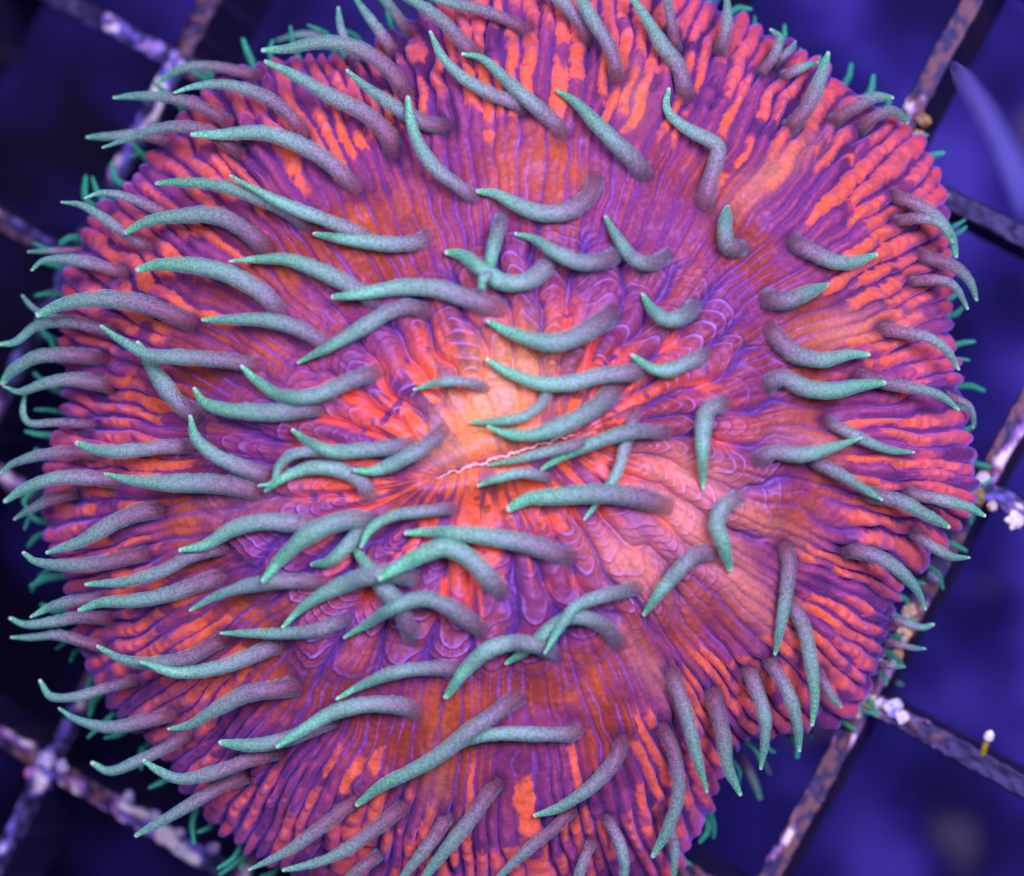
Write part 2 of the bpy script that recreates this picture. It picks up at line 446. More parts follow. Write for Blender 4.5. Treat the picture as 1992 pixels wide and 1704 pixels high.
# tentacles, traced base-last: (points from tip to base, widest radius)
TENT = [
 ([(512,98),(560,95),(630,82),(700,95),(760,140),(792,188)],18), ([(517,120),(570,145),(640,185),(710,220),(755,265),(766,302)],19),
 ([(340,180),(380,168),(440,165),(510,185),(560,220),(590,262)],17), ([(222,190),(270,187),(330,190),(385,205),(445,238)],16),
 ([(308,160),(350,135),(400,128),(450,135),(505,148)],14), ([(375,262),(430,262),(510,258),(580,280),(640,315),(695,370)],19),
 ([(200,287),(250,270),(310,250),(370,248),(420,265),(470,300)],16), ([(170,267),(220,265),(270,262),(330,278)],12),
 ([(305,357),(350,355),(420,360),(490,380),(560,410),(602,442)],17), ([(447,342),(490,365),(560,400),(640,430),(700,455),(722,472)],18),
 ([(245,452),(290,430),(350,420),(420,420),(480,450),(520,490)],19), ([(120,393),(160,400),(210,430),(250,460),(292,482)],14),
 ([(165,385),(200,375),(250,385),(310,410),(345,428)],13), ([(268,525),(310,515),(380,517),(450,535),(510,570),(550,610)],19),
 ([(447,508),(490,505),(560,505),(630,530),(690,560),(735,592)],19), ([(612,455),(650,462),(710,470),(770,475),(812,470),(832,460)],19),
 ([(62,525),(85,507),(130,505),(190,515),(242,532)],15), ([(55,490),(100,488),(155,486)],8), ([(43,575),(60,595),(85,610),(140,622)],8),
 ([(837,62),(860,110),(900,150),(950,180),(1000,200),(1022,216)],17), ([(900,105),(940,115),(990,160),(1040,205),(1080,240),(1092,265)],19),
 ([(675,137),(720,175),(780,215),(830,240),(868,246)],18), ([(793,190),(800,240),(820,290),(850,330),(890,360),(927,388)],18),
 ([(930,372),(965,378),(1010,400),(1060,415),(1110,408),(1145,380),(1158,345)],20), ([(1085,177),(1120,200),(1160,240),(1200,280),(1240,320),(1256,345)],19),
 ([(740,-25),(800,0),(860,40),(905,88),(930,112)],18), ([(800,-30),(860,2),(940,20),(1000,45),(1026,62)],16),
 ([(1090,-80),(1125,-10),(1160,50),(1190,100),(1200,155)],19), ([(1225,-10),(1260,40),(1290,90),(1320,130),(1336,192)],19),
 ([(1020,-60),(1080,-10),(1125,40),(1150,82)],16), ([(1301,174),(1296,205),(1310,230),(1345,255),(1384,274),(1398,290),(1390,325),(1378,365),(1370,395),(1378,408)],17), ([(1415,403),(1411,440),(1415,475),(1442,486)],19),
 ([(1705,495),(1660,510),(1620,508),(1580,490),(1540,470)],20), ([(1610,553),(1570,570),(1530,585),(1490,580)],19),
 ([(1611,104),(1594,158),(1570,211),(1535,250)],17), ([(1735,190),(1700,190),(1660,210),(1622,235)],15),
 ([(1765,238),(1738,217),(1705,225),(1676,255)],14), ([(1500,58),(1517,75),(1505,110),(1478,145)],13),
 ([(1548,80),(1537,96),(1505,125)],11), ([(1590,122),(1562,130),(1525,148)],12), ([(1412,-20),(1415,20),(1412,60),(1400,100)],15),
 ([(1290,-60),(1298,0),(1308,50),(1315,95)],14), ([(658,15),(662,50),(675,90),(690,120)],13), ([(540,78),(580,68),(620,70),(650,95)],10),
 ([(690,-5),(715,30),(745,70),(765,100)],13), ([(730,-20),(765,20),(795,65)],12),
 ([(648,578),(700,572),(770,560),(840,560),(910,580),(972,602)],21), ([(580,705),(640,675),(700,640),(760,605),(800,597),(832,608)],20),
 ([(395,622),(440,622),(510,622),(570,635),(620,660),(642,684)],18), ([(75,612),(130,590),(200,582),(270,590),(330,610),(375,628)],19),
 ([(0,670),(30,665),(70,635),(120,625),(180,635),(225,648)],15), ([(197,635),(240,665),(290,690),(360,695),(430,700),(505,712)],20),
 ([(268,668),(300,720),(330,765),(360,795),(392,808)],19), ([(378,757),(395,780),(430,795),(500,802),(560,800),(625,788)],20),
 ([(470,713),(505,745),(550,770),(610,770),(670,745),(735,722)],20), ([(370,810),(380,850),(410,880),(460,905),(522,926)],20),
 ([(150,862),(190,875),(240,878),(310,870),(375,868)],18), ([(205,922),(260,935),(330,940),(400,940),(470,948),(510,960)],20),
 ([(570,837),(600,860),(650,878),(710,875),(770,868),(805,862)],18), ([(503,945),(532,938),(542,908),(570,884),(620,878),(665,888)],14),
 ([(517,955),(560,925),(610,910),(660,915),(700,935),(722,968)],18), ([(690,915),(730,915),(780,895),(830,865),(862,838)],17),
 ([(0,920),(30,900),(80,885),(140,880),(190,885)],16), ([(10,975),(50,950),(110,930),(170,930),(235,938)],18), ([(28,1010),(60,990),(100,970),(150,960)],14),
 ([(46,1076),(72,1093),(130,1100),(200,1095),(285,1076)],16), ([(92,1075),(158,1053),(211,1022),(270,997),(310,992)],18),
 ([(167,1137),(246,1131),(317,1110),(370,1082),(445,1062)],17), ([(350,1070),(400,1060),(450,1030),(510,1015),(570,1018),(612,1026)],20),
 ([(5,745),(25,720),(70,695),(130,690),(195,697)],16), ([(8,752),(40,762),(90,745),(150,738),(215,752)],17), ([(48,765),(45,805),(62,824),(110,822),(185,826)],11),
 ([(948,625),(990,645),(1040,662),(1090,665),(1150,640),(1192,608)],21), ([(948,700),(990,725),(1050,745),(1110,745),(1170,730),(1255,722)],20),
 ([(950,830),(990,845),(1040,845),(1100,825),(1160,790),(1198,752)],19), ([(915,822),(960,820),(1020,810),(1058,778),(1070,740)],12), ([(805,758),(850,745),(900,742),(945,755)],12),
 ([(950,905),(1000,895),(1060,880),(1120,865),(1155,852)],12), ([(1055,912),(1100,885),(1160,860),(1230,840),(1300,842)],18),
 ([(930,945),(970,930),(1020,920),(1065,928)],12), ([(990,990),(1030,970),(1090,965),(1160,960),(1230,965),(1298,984)],21),
 ([(1137,1010),(1160,980),(1200,920),(1215,870),(1238,796)],14), ([(703,1062),(720,1030),(760,1005),(820,995),(888,988)],15),
 ([(790,1037),(850,1035),(920,1040),(990,1050),(1050,1065),(1112,1086)],22), ([(740,1125),(780,1100),(830,1075),(870,1065),(915,1088),(975,1152)],21),
 ([(870,491),(900,497),(940,525),(980,548),(1030,545),(1075,508)],19), ([(938,565),(939,545),(955,530)],10), ([(950,528),(962,470),(975,424)],18),
 ([(1003,455),(1040,465),(1080,490),(1130,510),(1180,505),(1207,488)],18), ([(1178,422),(1200,460),(1230,500),(1265,513),(1300,496)],17),
 ([(1250,573),(1272,605),(1300,622),(1335,612),(1352,590)],18), ([(1230,691),(1265,715),(1300,720),(1340,705),(1374,688)],17),
 ([(1368,950),(1367,900),(1368,840),(1376,800),(1408,784)],18), ([(1690,690),(1650,690),(1600,700),(1550,690),(1515,660),(1495,638)],21),
 ([(1720,745),(1670,750),(1620,760),(1570,755),(1520,735),(1488,752)],20), ([(1675,852),(1620,870),(1560,885),(1510,880),(1472,895)],19),
 ([(1865,797),(1830,770),(1780,755),(1720,745),(1665,728)],14), ([(1893,832),(1893,806),(1880,785),(1840,768)],9), ([(1778,880),(1730,875),(1690,860),(1640,835),(1608,818)],15),
 ([(1715,972),(1680,950),(1640,925),(1600,905),(1575,893)],15), ([(1845,1025),(1800,1000),(1750,975),(1685,960)],16), ([(1915,1003),(1880,985),(1820,970),(1765,960)],15),
 ([(1885,1085),(1850,1082),(1810,1060),(1775,1035)],12), ([(1800,1185),(1785,1150),(1750,1110),(1700,1080),(1645,1070)],17), ([(1865,718),(1840,680),(1800,655),(1750,645),(1712,640)],15),
 ([(1900,583),(1885,545),(1850,515),(1790,498)],15), ([(1882,600),(1860,560),(1830,545),(1770,548)],12), ([(1860,498),(1850,460),(1820,420),(1780,395),(1735,380)],15),
 ([(1852,470),(1830,437),(1790,425),(1742,430)],13), ([(1420,1108),(1408,1060),(1395,1020),(1408,985),(1436,968)],18), ([(1253,1195),(1285,1150),(1320,1110),(1350,1080),(1386,1072)],18),
 ([(1508,1272),(1520,1210),(1530,1150),(1535,1095),(1524,1060)],18), ([(1580,1410),(1585,1350),(1575,1270),(1560,1210),(1530,1165)],18), ([(1635,1375),(1615,1350),(1592,1305)],14),
 ([(1555,1460),(1550,1400),(1530,1340),(1495,1285)],16), ([(1480,1495),(1488,1440),(1485,1380),(1455,1300)],18), ([(1440,1545),(1415,1490),(1405,1420),(1385,1345)],18),
 ([(1375,1540),(1355,1470),(1335,1390),(1305,1305)],18), ([(1270,1665),(1300,1610),(1320,1540),(1310,1460),(1285,1415)],17), ([(1478,1552),(1462,1510),(1440,1465)],12),
 ([(1498,1505),(1480,1475),(1462,1450)],9), ([(1310,1715),(1312,1650),(1298,1590)],13), ([(1815,1215),(1790,1220),(1735,1203)],10), ([(1800,1262),(1775,1260),(1725,1248)],9),
 ([(1760,1297),(1735,1295),(1712,1288)],8), ([(1755,1332),(1735,1324),(1705,1318)],8),
 ([(670,1240),(720,1210),(780,1175),(830,1165),(880,1185),(942,1228)],20), ([(550,1220),(590,1180),(640,1150),(700,1125),(760,1115),(812,1128)],20),
 ([(370,1187),(420,1160),(480,1140),(560,1130),(630,1132)],19), ([(512,1130),(549,1085),(598,1042),(665,1013),(725,1012)],20), ([(607,1098),(640,1092),(672,1065),(715,1012)],15),
 ([(685,1062),(735,1128),(775,1180),(803,1240)],19), ([(155,1187),(200,1172),(270,1168),(330,1155),(390,1135),(435,1122)],18), ([(20,1203),(50,1215),(100,1210),(160,1200),(215,1205)],15),
 ([(60,1200),(100,1180),(150,1168),(200,1165)],13), ([(22,1240),(60,1240),(110,1235),(150,1245),(200,1258)],13), ([(190,1258),(240,1283),(300,1290),(370,1278),(438,1240)],18),
 ([(275,1288),(340,1308),(420,1300),(490,1275),(548,1252)],18), ([(430,1232),(490,1232),(560,1232),(620,1225),(675,1202)],16), ([(328,1418),(370,1410),(420,1380),(480,1350),(540,1340),(578,1334)],19),
 ([(430,1445),(490,1450),(550,1440),(600,1420),(650,1398)],16), ([(540,1452),(590,1420),(650,1385),(720,1370),(780,1373),(814,1386)],19), ([(655,1360),(700,1335),(760,1310),(830,1300),(895,1300)],18),
 ([(868,1355),(900,1310),(940,1270),(980,1253),(1030,1252),(1085,1272)],18), ([(985,1290),(1030,1260),(1080,1215),(1120,1200),(1170,1215),(1206,1252)],18),
 ([(1060,1270),(1090,1220),(1120,1180),(1170,1160),(1240,1143)],17), ([(695,1565),(740,1530),(800,1500),(860,1465),(910,1425),(960,1390),(1012,1350)],18),
 ([(826,1494),(870,1460),(920,1437),(980,1427),(1050,1428),(1110,1428),(1122,1412)],15), ([(1040,1587),(1090,1570),(1150,1530),(1195,1480),(1210,1438)],17),
 ([(810,1725),(870,1650),(918,1590),(966,1522)],17), ([(950,1725),(1030,1650),(1080,1610),(1110,1575)],16), ([(280,1480),(310,1500),(350,1515),(410,1505),(480,1480),(545,1462)],18),
 ([(180,1485),(215,1500),(270,1480),(330,1450),(370,1425)],14), ([(78,1325),(100,1355),(150,1355),(200,1340),(265,1322)],14), ([(115,1378),(150,1400),(210,1415),(270,1405),(335,1388)],15),
 ([(265,1625),(310,1600),(370,1565),(430,1530),(485,1510)],16), ([(485,1692),(560,1655),(634,1602),(690,1555)],15), ([(552,1693),(610,1680),(660,1660),(720,1620),(785,1568)],16),
 ([(765,1725),(825,1655),(872,1588)],14), ([(1200,1745),(1215,1690),(1205,1640),(1180,1590)],14), ([(1110,1745),(1130,1690),(1150,1640)],13), ([(640,1740),(690,1700),(740,1660)],13),
]
BASES = np.array([t[0][-1] for t in TENT], float)

def build_body():
    th = TH[:, None]; w = W[None, :]
    XY = INN[:, None, :] + (OUT - INN)[:, None, :] * W[None, :, None]
    X, Y = XY[..., 0], XY[..., 1]
    rin = np.hypot(X - INN[:, None, 0], Y - INN[:, None, 1])
    r = np.hypot(X - C0[0], Y - C0[1])
    zr = rim_height(TH)[:, None]
    Z = zr * w ** 2 + DOME * (1 - w ** 2.5) ** 0.72 * np.ones_like(th)
    Z = Z + 26 * np.exp(-((rin - 34) / 30) ** 2) - 8 * np.exp(-(rin / 9) ** 2) - 26 * np.exp(-((rin - 150) / 70) ** 2)
    Z = Z + 20 * fbm(X / 190, Y / 190, 3, 2) * smooth(1.0, 0.8, w)
    # ---- ridge coordinates
    n1 = 170
    ph = n1 * th / (2 * np.pi) + 0.55 * vn(np.cos(th) * 7, np.sin(th) * 7, 8) + 0.42 * vn(X / 95, Y / 95, 9) + 0.24 * vn(X / 38, Y / 38, 10)
    k = np.mod(np.floor(ph), n1).astype(int); q = ph - np.floor(ph) - 0.5
    k2 = np.mod(np.floor(ph / 2), n1 // 2).astype(int); q2 = ph / 2 - np.floor(ph / 2) - 0.5
    ph5 = ph / 5 + 0.30 * vn(X / 85, Y / 85, 41) + 0.12 * vn(X / 34, Y / 34, 42); q5 = ph5 - np.floor(ph5) - 0.5; k5 = np.mod(np.floor(ph5), n1 // 5).astype(int)
    rr = np.random.RandomState(5)
    ra, rb, rc = rr.rand(n1), rr.rand(n1), rr.rand(n1)
    rl = rr.rand(n1 // 5)
    A = ra[k]; B = rb[k]; Cc = rc[k]
    # uneven widths: neighbours lean on one another
    wid = 0.70 + 0.34 * B
    prof1 = np.clip(1 - (2 * q / wid) ** 2, 0, 1) ** 0.75
    prof2 = np.clip(1 - (2 * q2) ** 2, 0, 1) ** 0.8
    prof5 = np.sqrt(np.clip(1 - (2 * q5 / 0.92) ** 2, 0, 1))
    o_w = smooth(0.60, 0.86, w + 0.06 * vn(X / 160, Y / 160, 12))
    m_w = smooth(0.30, 0.5, w) * smooth(0.92, 0.72, w)
    lob_n = vn(X / 210, Y / 210, 21)
    i_w = smooth(70, 150, rin + 40 * lob_n) * smooth(470, 360, rin + 80 * lob_n)
    h = o_w * (14 * prof1 * (0.7 + 0.6 * A)) + m_w * (4.0 * prof2 + 1.8 * prof1) + i_w * 24 * prof5
    # swellings along the outer ridges
    bead = vn(r / 24 + 31 * Cc, k * 1.0, 14)
    h = h + o_w * prof1 * 7.0 * bead + o_w * 6 * fbm(X / 45, Y / 45, 15, 2)
    bead2 = vn(r / 8.5 + 17 * B, k * 1.0, 46)
    h = h + smooth(0.72, 0.9, w) * prof1 * 4.2 * bead2
    h = h + m_w * 9 * fbm(X / 85, Y / 85, 16, 2)
    # crescent folds stacked along the inner lobes, convex outwards
    per = 20 + 9 * rl[k5]
    sp = (rin + 30 * (2 * q5) ** 2 + 15 * vn(X / 46, Y / 46, 17) + 22 * vn(X / 120, Y / 120, 43)) / per + 3 * rl[k5]
    saw = sp - np.floor(sp)
    kk = np.floor(sp)
    on = smooth(-0.5, -0.1, vn(kk * 1.37, k5 * 2.11, 18)) * (0.55 + 0.45 * smooth(-0.3, 0.2, vn(X / 70, Y / 70, 47)))
    fold = saw ** 1.4 * smooth(1.0, 0.88, saw)
    h = h + i_w * prof5 * 11 * fold * on
    h = h + 2.2 * fbm(X / 15, Y / 15, 19, 2)
    # ---- pigment
    c = np.zeros(X.shape + (3,)) + alb(150, 60, 56)
    mixc(c, alb(138, 58, 144), smooth(-0.25, 0.3, fbm(X / 120, Y / 120, 22, 3)) * 0.75)
    mixc(c, alb(190, 86, 50), smooth(0.0, 0.5, fbm(X / 90, Y / 90, 23, 3)) * 0.8)
    # violet seams in the grooves of the middle zone
    d2 = 0.5 - np.abs(q2)
    seam = np.exp(-(d2 / 0.075) ** 2) * (0.35 + 0.65 * smooth(-0.3, 0.3, vn(r / 70, k2 * 1.7, 24)))
    mixc(c, alb(116, 58, 180), smooth(0.26, 0.42, w) * smooth(0.95, 0.75, w) * seam * 0.85)
    d1 = np.abs(np.abs(q) - 0.42)
    hair = np.exp(-(d1 / 0.06) ** 2) * smooth(0.05, 0.4, vn(r / 55, k * 1.3, 25))
    mixc(c, alb(160, 92, 225), smooth(0.26, 0.42, w) * smooth(0.9, 0.7, w) * hair * 0.85)
    # inner lobes
    mixc(c, alb(120, 46, 112), i_w * (0.45 + 0.3 * vn(X / 50, Y / 50, 26)))
    mixc(c, alb(90, 50, 170), i_w * smooth(0.30, 0.48, np.abs(q5)) * 0.8)
    line = smooth(0.66, 0.84, saw) * smooth(1.0, 0.94, saw)
    mixc(c, alb(172, 118, 255), i_w * line * on * smooth(0.0, 0.3, prof5) * (0.6 + 0.4 * vn(X / 30, Y / 30, 39)))
    mixc(c, alb(72, 28, 92), i_w * smooth(0.16, 0.02, saw) * on * 0.55)
    # orange streaks running out from the mouth between the lobes
    so = fbm(ph * 0.55, rin / 130, 27, 3)
    near = smooth(320, 90, rin + 90 * vn(X / 120, Y / 120, 28))
    valley = smooth(0.26, 0.4, np.abs(q5)) * smooth(330, 240, rin)
    streak = np.clip(near * smooth(-0.05, 0.12, so) + valley * smooth(-0.1, 0.15, fbm(X / 90, Y / 90, 29, 2)), 0, 1)
    streak = streak * smooth(-0.5, -0.3, fbm(X / 22, Y / 22, 30, 2))
    mixc(c, alb(240, 96, 62), streak * 0.95)
    mixc(c, alb(240, 110, 140), streak * smooth(0.1, 0.5, fbm(X / 55, Y / 55, 31, 2)) * 0.6)
    mixc(c, alb(110, 48, 140), near * smooth(0.0, -0.3, so) * 0.6)
    # outer zone: purple ground, orange on the ridges
    ow = smooth(0.62, 0.82, w + 0.05 * vn(X / 130, Y / 130, 32))
    mixc(c, alb(112, 50, 150), ow * 0.85)
    mixc(c, alb(178, 76, 150), ow * prof1 * 0.6)
    start = 0.62 + 0.22 * A + 0.05 * vn(X / 90, Y / 90, 33)
    run = smooth(start, start + 0.035, w + 0.03 * fbm(X / 14, Y / 14, 45, 2))
    brk = smooth(-0.60, -0.44, vn(r / 50 + 11 * B, k * 1.9, 34) + 0.25 * fbm(X / 24, Y / 24, 35, 2) + 0.10 * (Cc - 0.3))
    edge = smooth(0.48, 0.40, np.abs(q) / wid + 0.18 * fbm(X / 11, Y / 11, 36, 3) + 0.08 * vn(r / 30, k * 2.9, 44))
    org = run * brk * edge * smooth(-0.80, -0.65, vn(k * 1.3, k * 0.7, 37)) * smooth(-0.62, -0.45, fbm(X / 55, Y / 55, 49, 2))
    pk = smooth(0.78, 0.96, w) + 0.35 * bead
    oc = np.zeros_like(c) + alb(248, 106, 78)
    mixc(oc, alb(255, 104, 140), np.clip(pk + 0.15 + 0.4 * bead2, 0, 1) * 0.85)
    mixc(oc, alb(240, 72, 104), smooth(0.94, 1.0, w) * np.ones_like(th) * 0.6)
    c += (oc - c) * (org * 0.97)[..., None]
    mixc(c, alb(62, 26, 96), ow * (1 - 0.85 * org) * smooth(0.05, 0.4, fbm(X / 42, Y / 42, 48, 2)) * 0.6)
    # inner beginnings of the stripes, thin and pale
    thin = smooth(0.12, 0.03, np.abs(q)) * smooth(0.36, 0.5, w) * smooth(0.85, 0.65, w) * smooth(0.15, 0.35, vn(r / 80, k * 2.3, 38))
    mixc(c, alb(205, 92, 60), thin * 0.4)
    # pale swollen tissue
    for (px, py, rx, ry, an, a, pc) in [g_ + (alb(248, 168, 132) if np.hypot(g_[0] - 980, g_[1] - 800) < 330 else alb(226, 134, 134),) for g_ in [(1340, 915, 95, 40, 20, .7), (1330, 1010, 120, 48, 40, .75), (1230, 1090, 90, 50, 30, .7), (1430, 1120, 130, 40, 55, .6),
                                    (1510, 335, 110, 28, -38, .65), (1650, 640, 110, 34, -8, .65), (1560, 860, 90, 30, 10, .35), (950, 790, 95, 85, 0, .65),
                                    (1260, 1300, 120, 28, 50, .5), (1230, 190, 30, 60, 0, .45), (850, 1500, 26, 70, 8, .45), (480, 980, 120, 40, -10, .25), (1480, 1010, 110, 26, 30, .5), (1010, 700, 80, 70, 0, .5), (880, 880, 70, 60, 0, .35)]]:
        dx, dy = X - px, Y - py
        ca, sa = math.cos(math.radians(an)), math.sin(math.radians(an))
        g = np.exp(-((dx * ca + dy * sa) / rx) ** 2 - ((-dx * sa + dy * ca) / ry) ** 2)
        mixc(c, pc, g * min(1, a * 1.15) * (0.7 + 0.3 * prof2))
        h = h * (1 - 0.75 * g * a) + 14 * g * a
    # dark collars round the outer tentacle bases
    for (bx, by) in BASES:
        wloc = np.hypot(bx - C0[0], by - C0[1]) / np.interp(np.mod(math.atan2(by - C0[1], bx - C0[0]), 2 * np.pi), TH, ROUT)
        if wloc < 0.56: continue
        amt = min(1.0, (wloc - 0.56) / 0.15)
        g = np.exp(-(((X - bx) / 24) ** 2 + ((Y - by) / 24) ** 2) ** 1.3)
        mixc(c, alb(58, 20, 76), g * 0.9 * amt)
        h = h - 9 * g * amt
    # mouth slit
    mixc(c, alb(230, 120, 90), np.exp(-(rin / 20) ** 2) * 0.6)
    # ---- 3D, displaced along the normal
    kx = (D - Z) / D
    P = np.stack(((X - CX) * kx, -(Y - CY) * kx, Z), -1)
    du = np.roll(P, -1, 0) - np.roll(P, 1, 0); dv = np.gradient(P, axis=1)
    nrm = np.cross(dv, du); nrm /= (np.linalg.norm(nrm, axis=-1, keepdims=True) + 1e-9)
    nrm[nrm[..., 2] < 0] *= -1
    P = P + nrm * (h * smooth(0, 8, rin))[..., None]
    # ---- underside, curving in to a foot on the rack
    tt = np.linspace(0, 1, NU + 1)[1:]
    last = P[:, -1, :]
    foot = at(C0[0], C0[1], 0)[:2]
    und = np.zeros((NT, NU, 3))
    for j, t in enumerate(tt):
        sc = 1 + 0.012 * math.sin(math.pi * min(1, t * 4)) - 0.42 * t ** 1.25
        und[:, j, :2] = foot + (last[:, :2] - foot) * sc
        zt = np.array([RO[2] - (RN[0] * (a - RO[0]) + RN[1] * (b - RO[1])) / RN[2] for a, b in und[:, j, :2]])
        und[:, j, 2] = last[:, 2] * (1 - t) + (zt - 12) * t - 30 * math.sin(math.pi * t) + 6 * vn(ph[:, -1] * 2, np.full(NT, j * 0.7), 50)
    cu = np.zeros((NT, NU, 3)) + alb(60, 26, 70)
    cu[:, :2] = c[:, -1:, :] * 0.8
    P = np.concatenate((P, und), 1); c = np.concatenate((c, cu), 1)
    return P, c, XY, Z

PB, CB, XYB, ZB = build_body()
base_xy = at(C0[0], C0[1], 0)
base_z = RO[2] - (RN[0] * (base_xy[0] - RO[0]) + RN[1] * (base_xy[1] - RO[1])) / RN[2]
CLOC = np.array((base_xy[0], base_xy[1], base_z)) * S
coral = empty('plate_coral', tuple(CLOC))
coral['label'] = 'round orange and purple plate coral with green tipped tentacles on a grid rack'
coral['category'] = 'coral'
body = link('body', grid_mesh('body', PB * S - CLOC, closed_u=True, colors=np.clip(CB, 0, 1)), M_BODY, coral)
# outward faces
body.data.flip_normals()

# height of the flesh under each photograph pixel, coarse map
CELL = 6
ZW, ZH = 2400 // CELL, 2100 // CELL
OX, OY = 200, 200
zmap = np.full((ZH, ZW), -400.0)
ixm = ((XYB[::2, ::1, 0] + OX) / CELL).astype(int).ravel(); iym = ((XYB[::2, ::1, 1] + OY) / CELL).astype(int).ravel()
kxx = PB[::2, :NR, 2].ravel()
okm = (ixm >= 0) & (ixm < ZW) & (iym >= 0) & (iym < ZH)
np.maximum.at(zmap, (iym[okm], ixm[okm]), kxx[okm])
cmap = np.zeros((ZH, ZW, 3)); cnt = np.zeros((ZH, ZW))
cf = CB[::2, :NR].reshape(-1, 3)
np.add.at(cmap, (iym[okm], ixm[okm]), cf[okm]); np.add.at(cnt, (iym[okm], ixm[okm]), 1)
def flesh_at(x, y):
    i, j = int((x + OX) / CELL), int((y + OY) / CELL)
    a, b = cmap[j - 4:j + 5, i - 4:i + 5].reshape(-1, 3).sum(0), cnt[j - 4:j + 5, i - 4:i + 5].sum()
    return a / b if b > 0 else None
for _ in range(3):                                   # close pinholes
    nb = np.max(np.stack([np.roll(np.roll(zmap, a, 0), b, 1) for a in (-1, 0, 1) for b in (-1, 0, 1)]), 0)
    inside = np.zeros_like(zmap, bool)
    zmap = np.where((zmap < -399) & (np.sum(np.stack([np.roll(np.roll(zmap, a, 0), b, 1) > -399 for a in (-1, 0, 1) for b in (-1, 0, 1)]), 0) >= 5), nb, zmap)

def zsample(m, x, y):
    i = np.clip(((np.asarray(x) + OX) / CELL).astype(int), 0, ZW - 1); j = np.clip(((np.asarray(y) + OY) / CELL).astype(int), 0, ZH - 1)
    return m[j, i]

occ = np.full_like(zmap, -1e4)                       # tops of tentacles already set
yy, xx = np.mgrid[0:ZH, 0:ZW]

# ------------------------------------------------------------------ tentacles
def catmull(pts, n):
    p = np.array(pts, float)
    p = np.vstack((2 * p[0] - p[1], p, 2 * p[-1] - p[-2]))
    out = []
    m = len(p) - 3
    for i in range(m):
        t = np.linspace(0, 1, 24, endpoint=(i == m - 1))[:, None]
        a, b, c, d = p[i], p[i + 1], p[i + 2], p[i + 3]
        out.append(0.5 * ((2 * b) + (-a + c) * t + (2 * a - 5 * b + 4 * c - d) * t ** 2 + (-a + 3 * b - 3 * c + d) * t ** 3))
    o = np.vstack(out)
    L = np.concatenate(([0], np.cumsum(np.hypot(*np.diff(o, axis=0).T))))
    s = np.linspace(0, L[-1], n)
    return np.stack((np.interp(s, L, o[:, 0]), np.interp(s, L, o[:, 1])), -1), L[-1]

def sm1(a, n):
    if n < 3: return a
    k = np.hanning(n + 2)[1:-1]; k /= k.sum()
    return np.convolve(np.pad(a, n // 2, mode='edge'), k, 'valid')[:len(a)]

C_BASE, C_LOW = alb(160, 90, 130), alb(168, 116, 172)
C_MID, C_HIGH = alb(168, 150, 206), alb(160, 188, 210)
S_BASE, S_LOW = alb(152, 106, 158), alb(148, 142, 194)
S_MID, S_HIGH = alb(148, 204, 220), alb(136, 220, 212)
C_TIP, C_DOT = alb(100, 224, 156), alb(195, 235, 235)

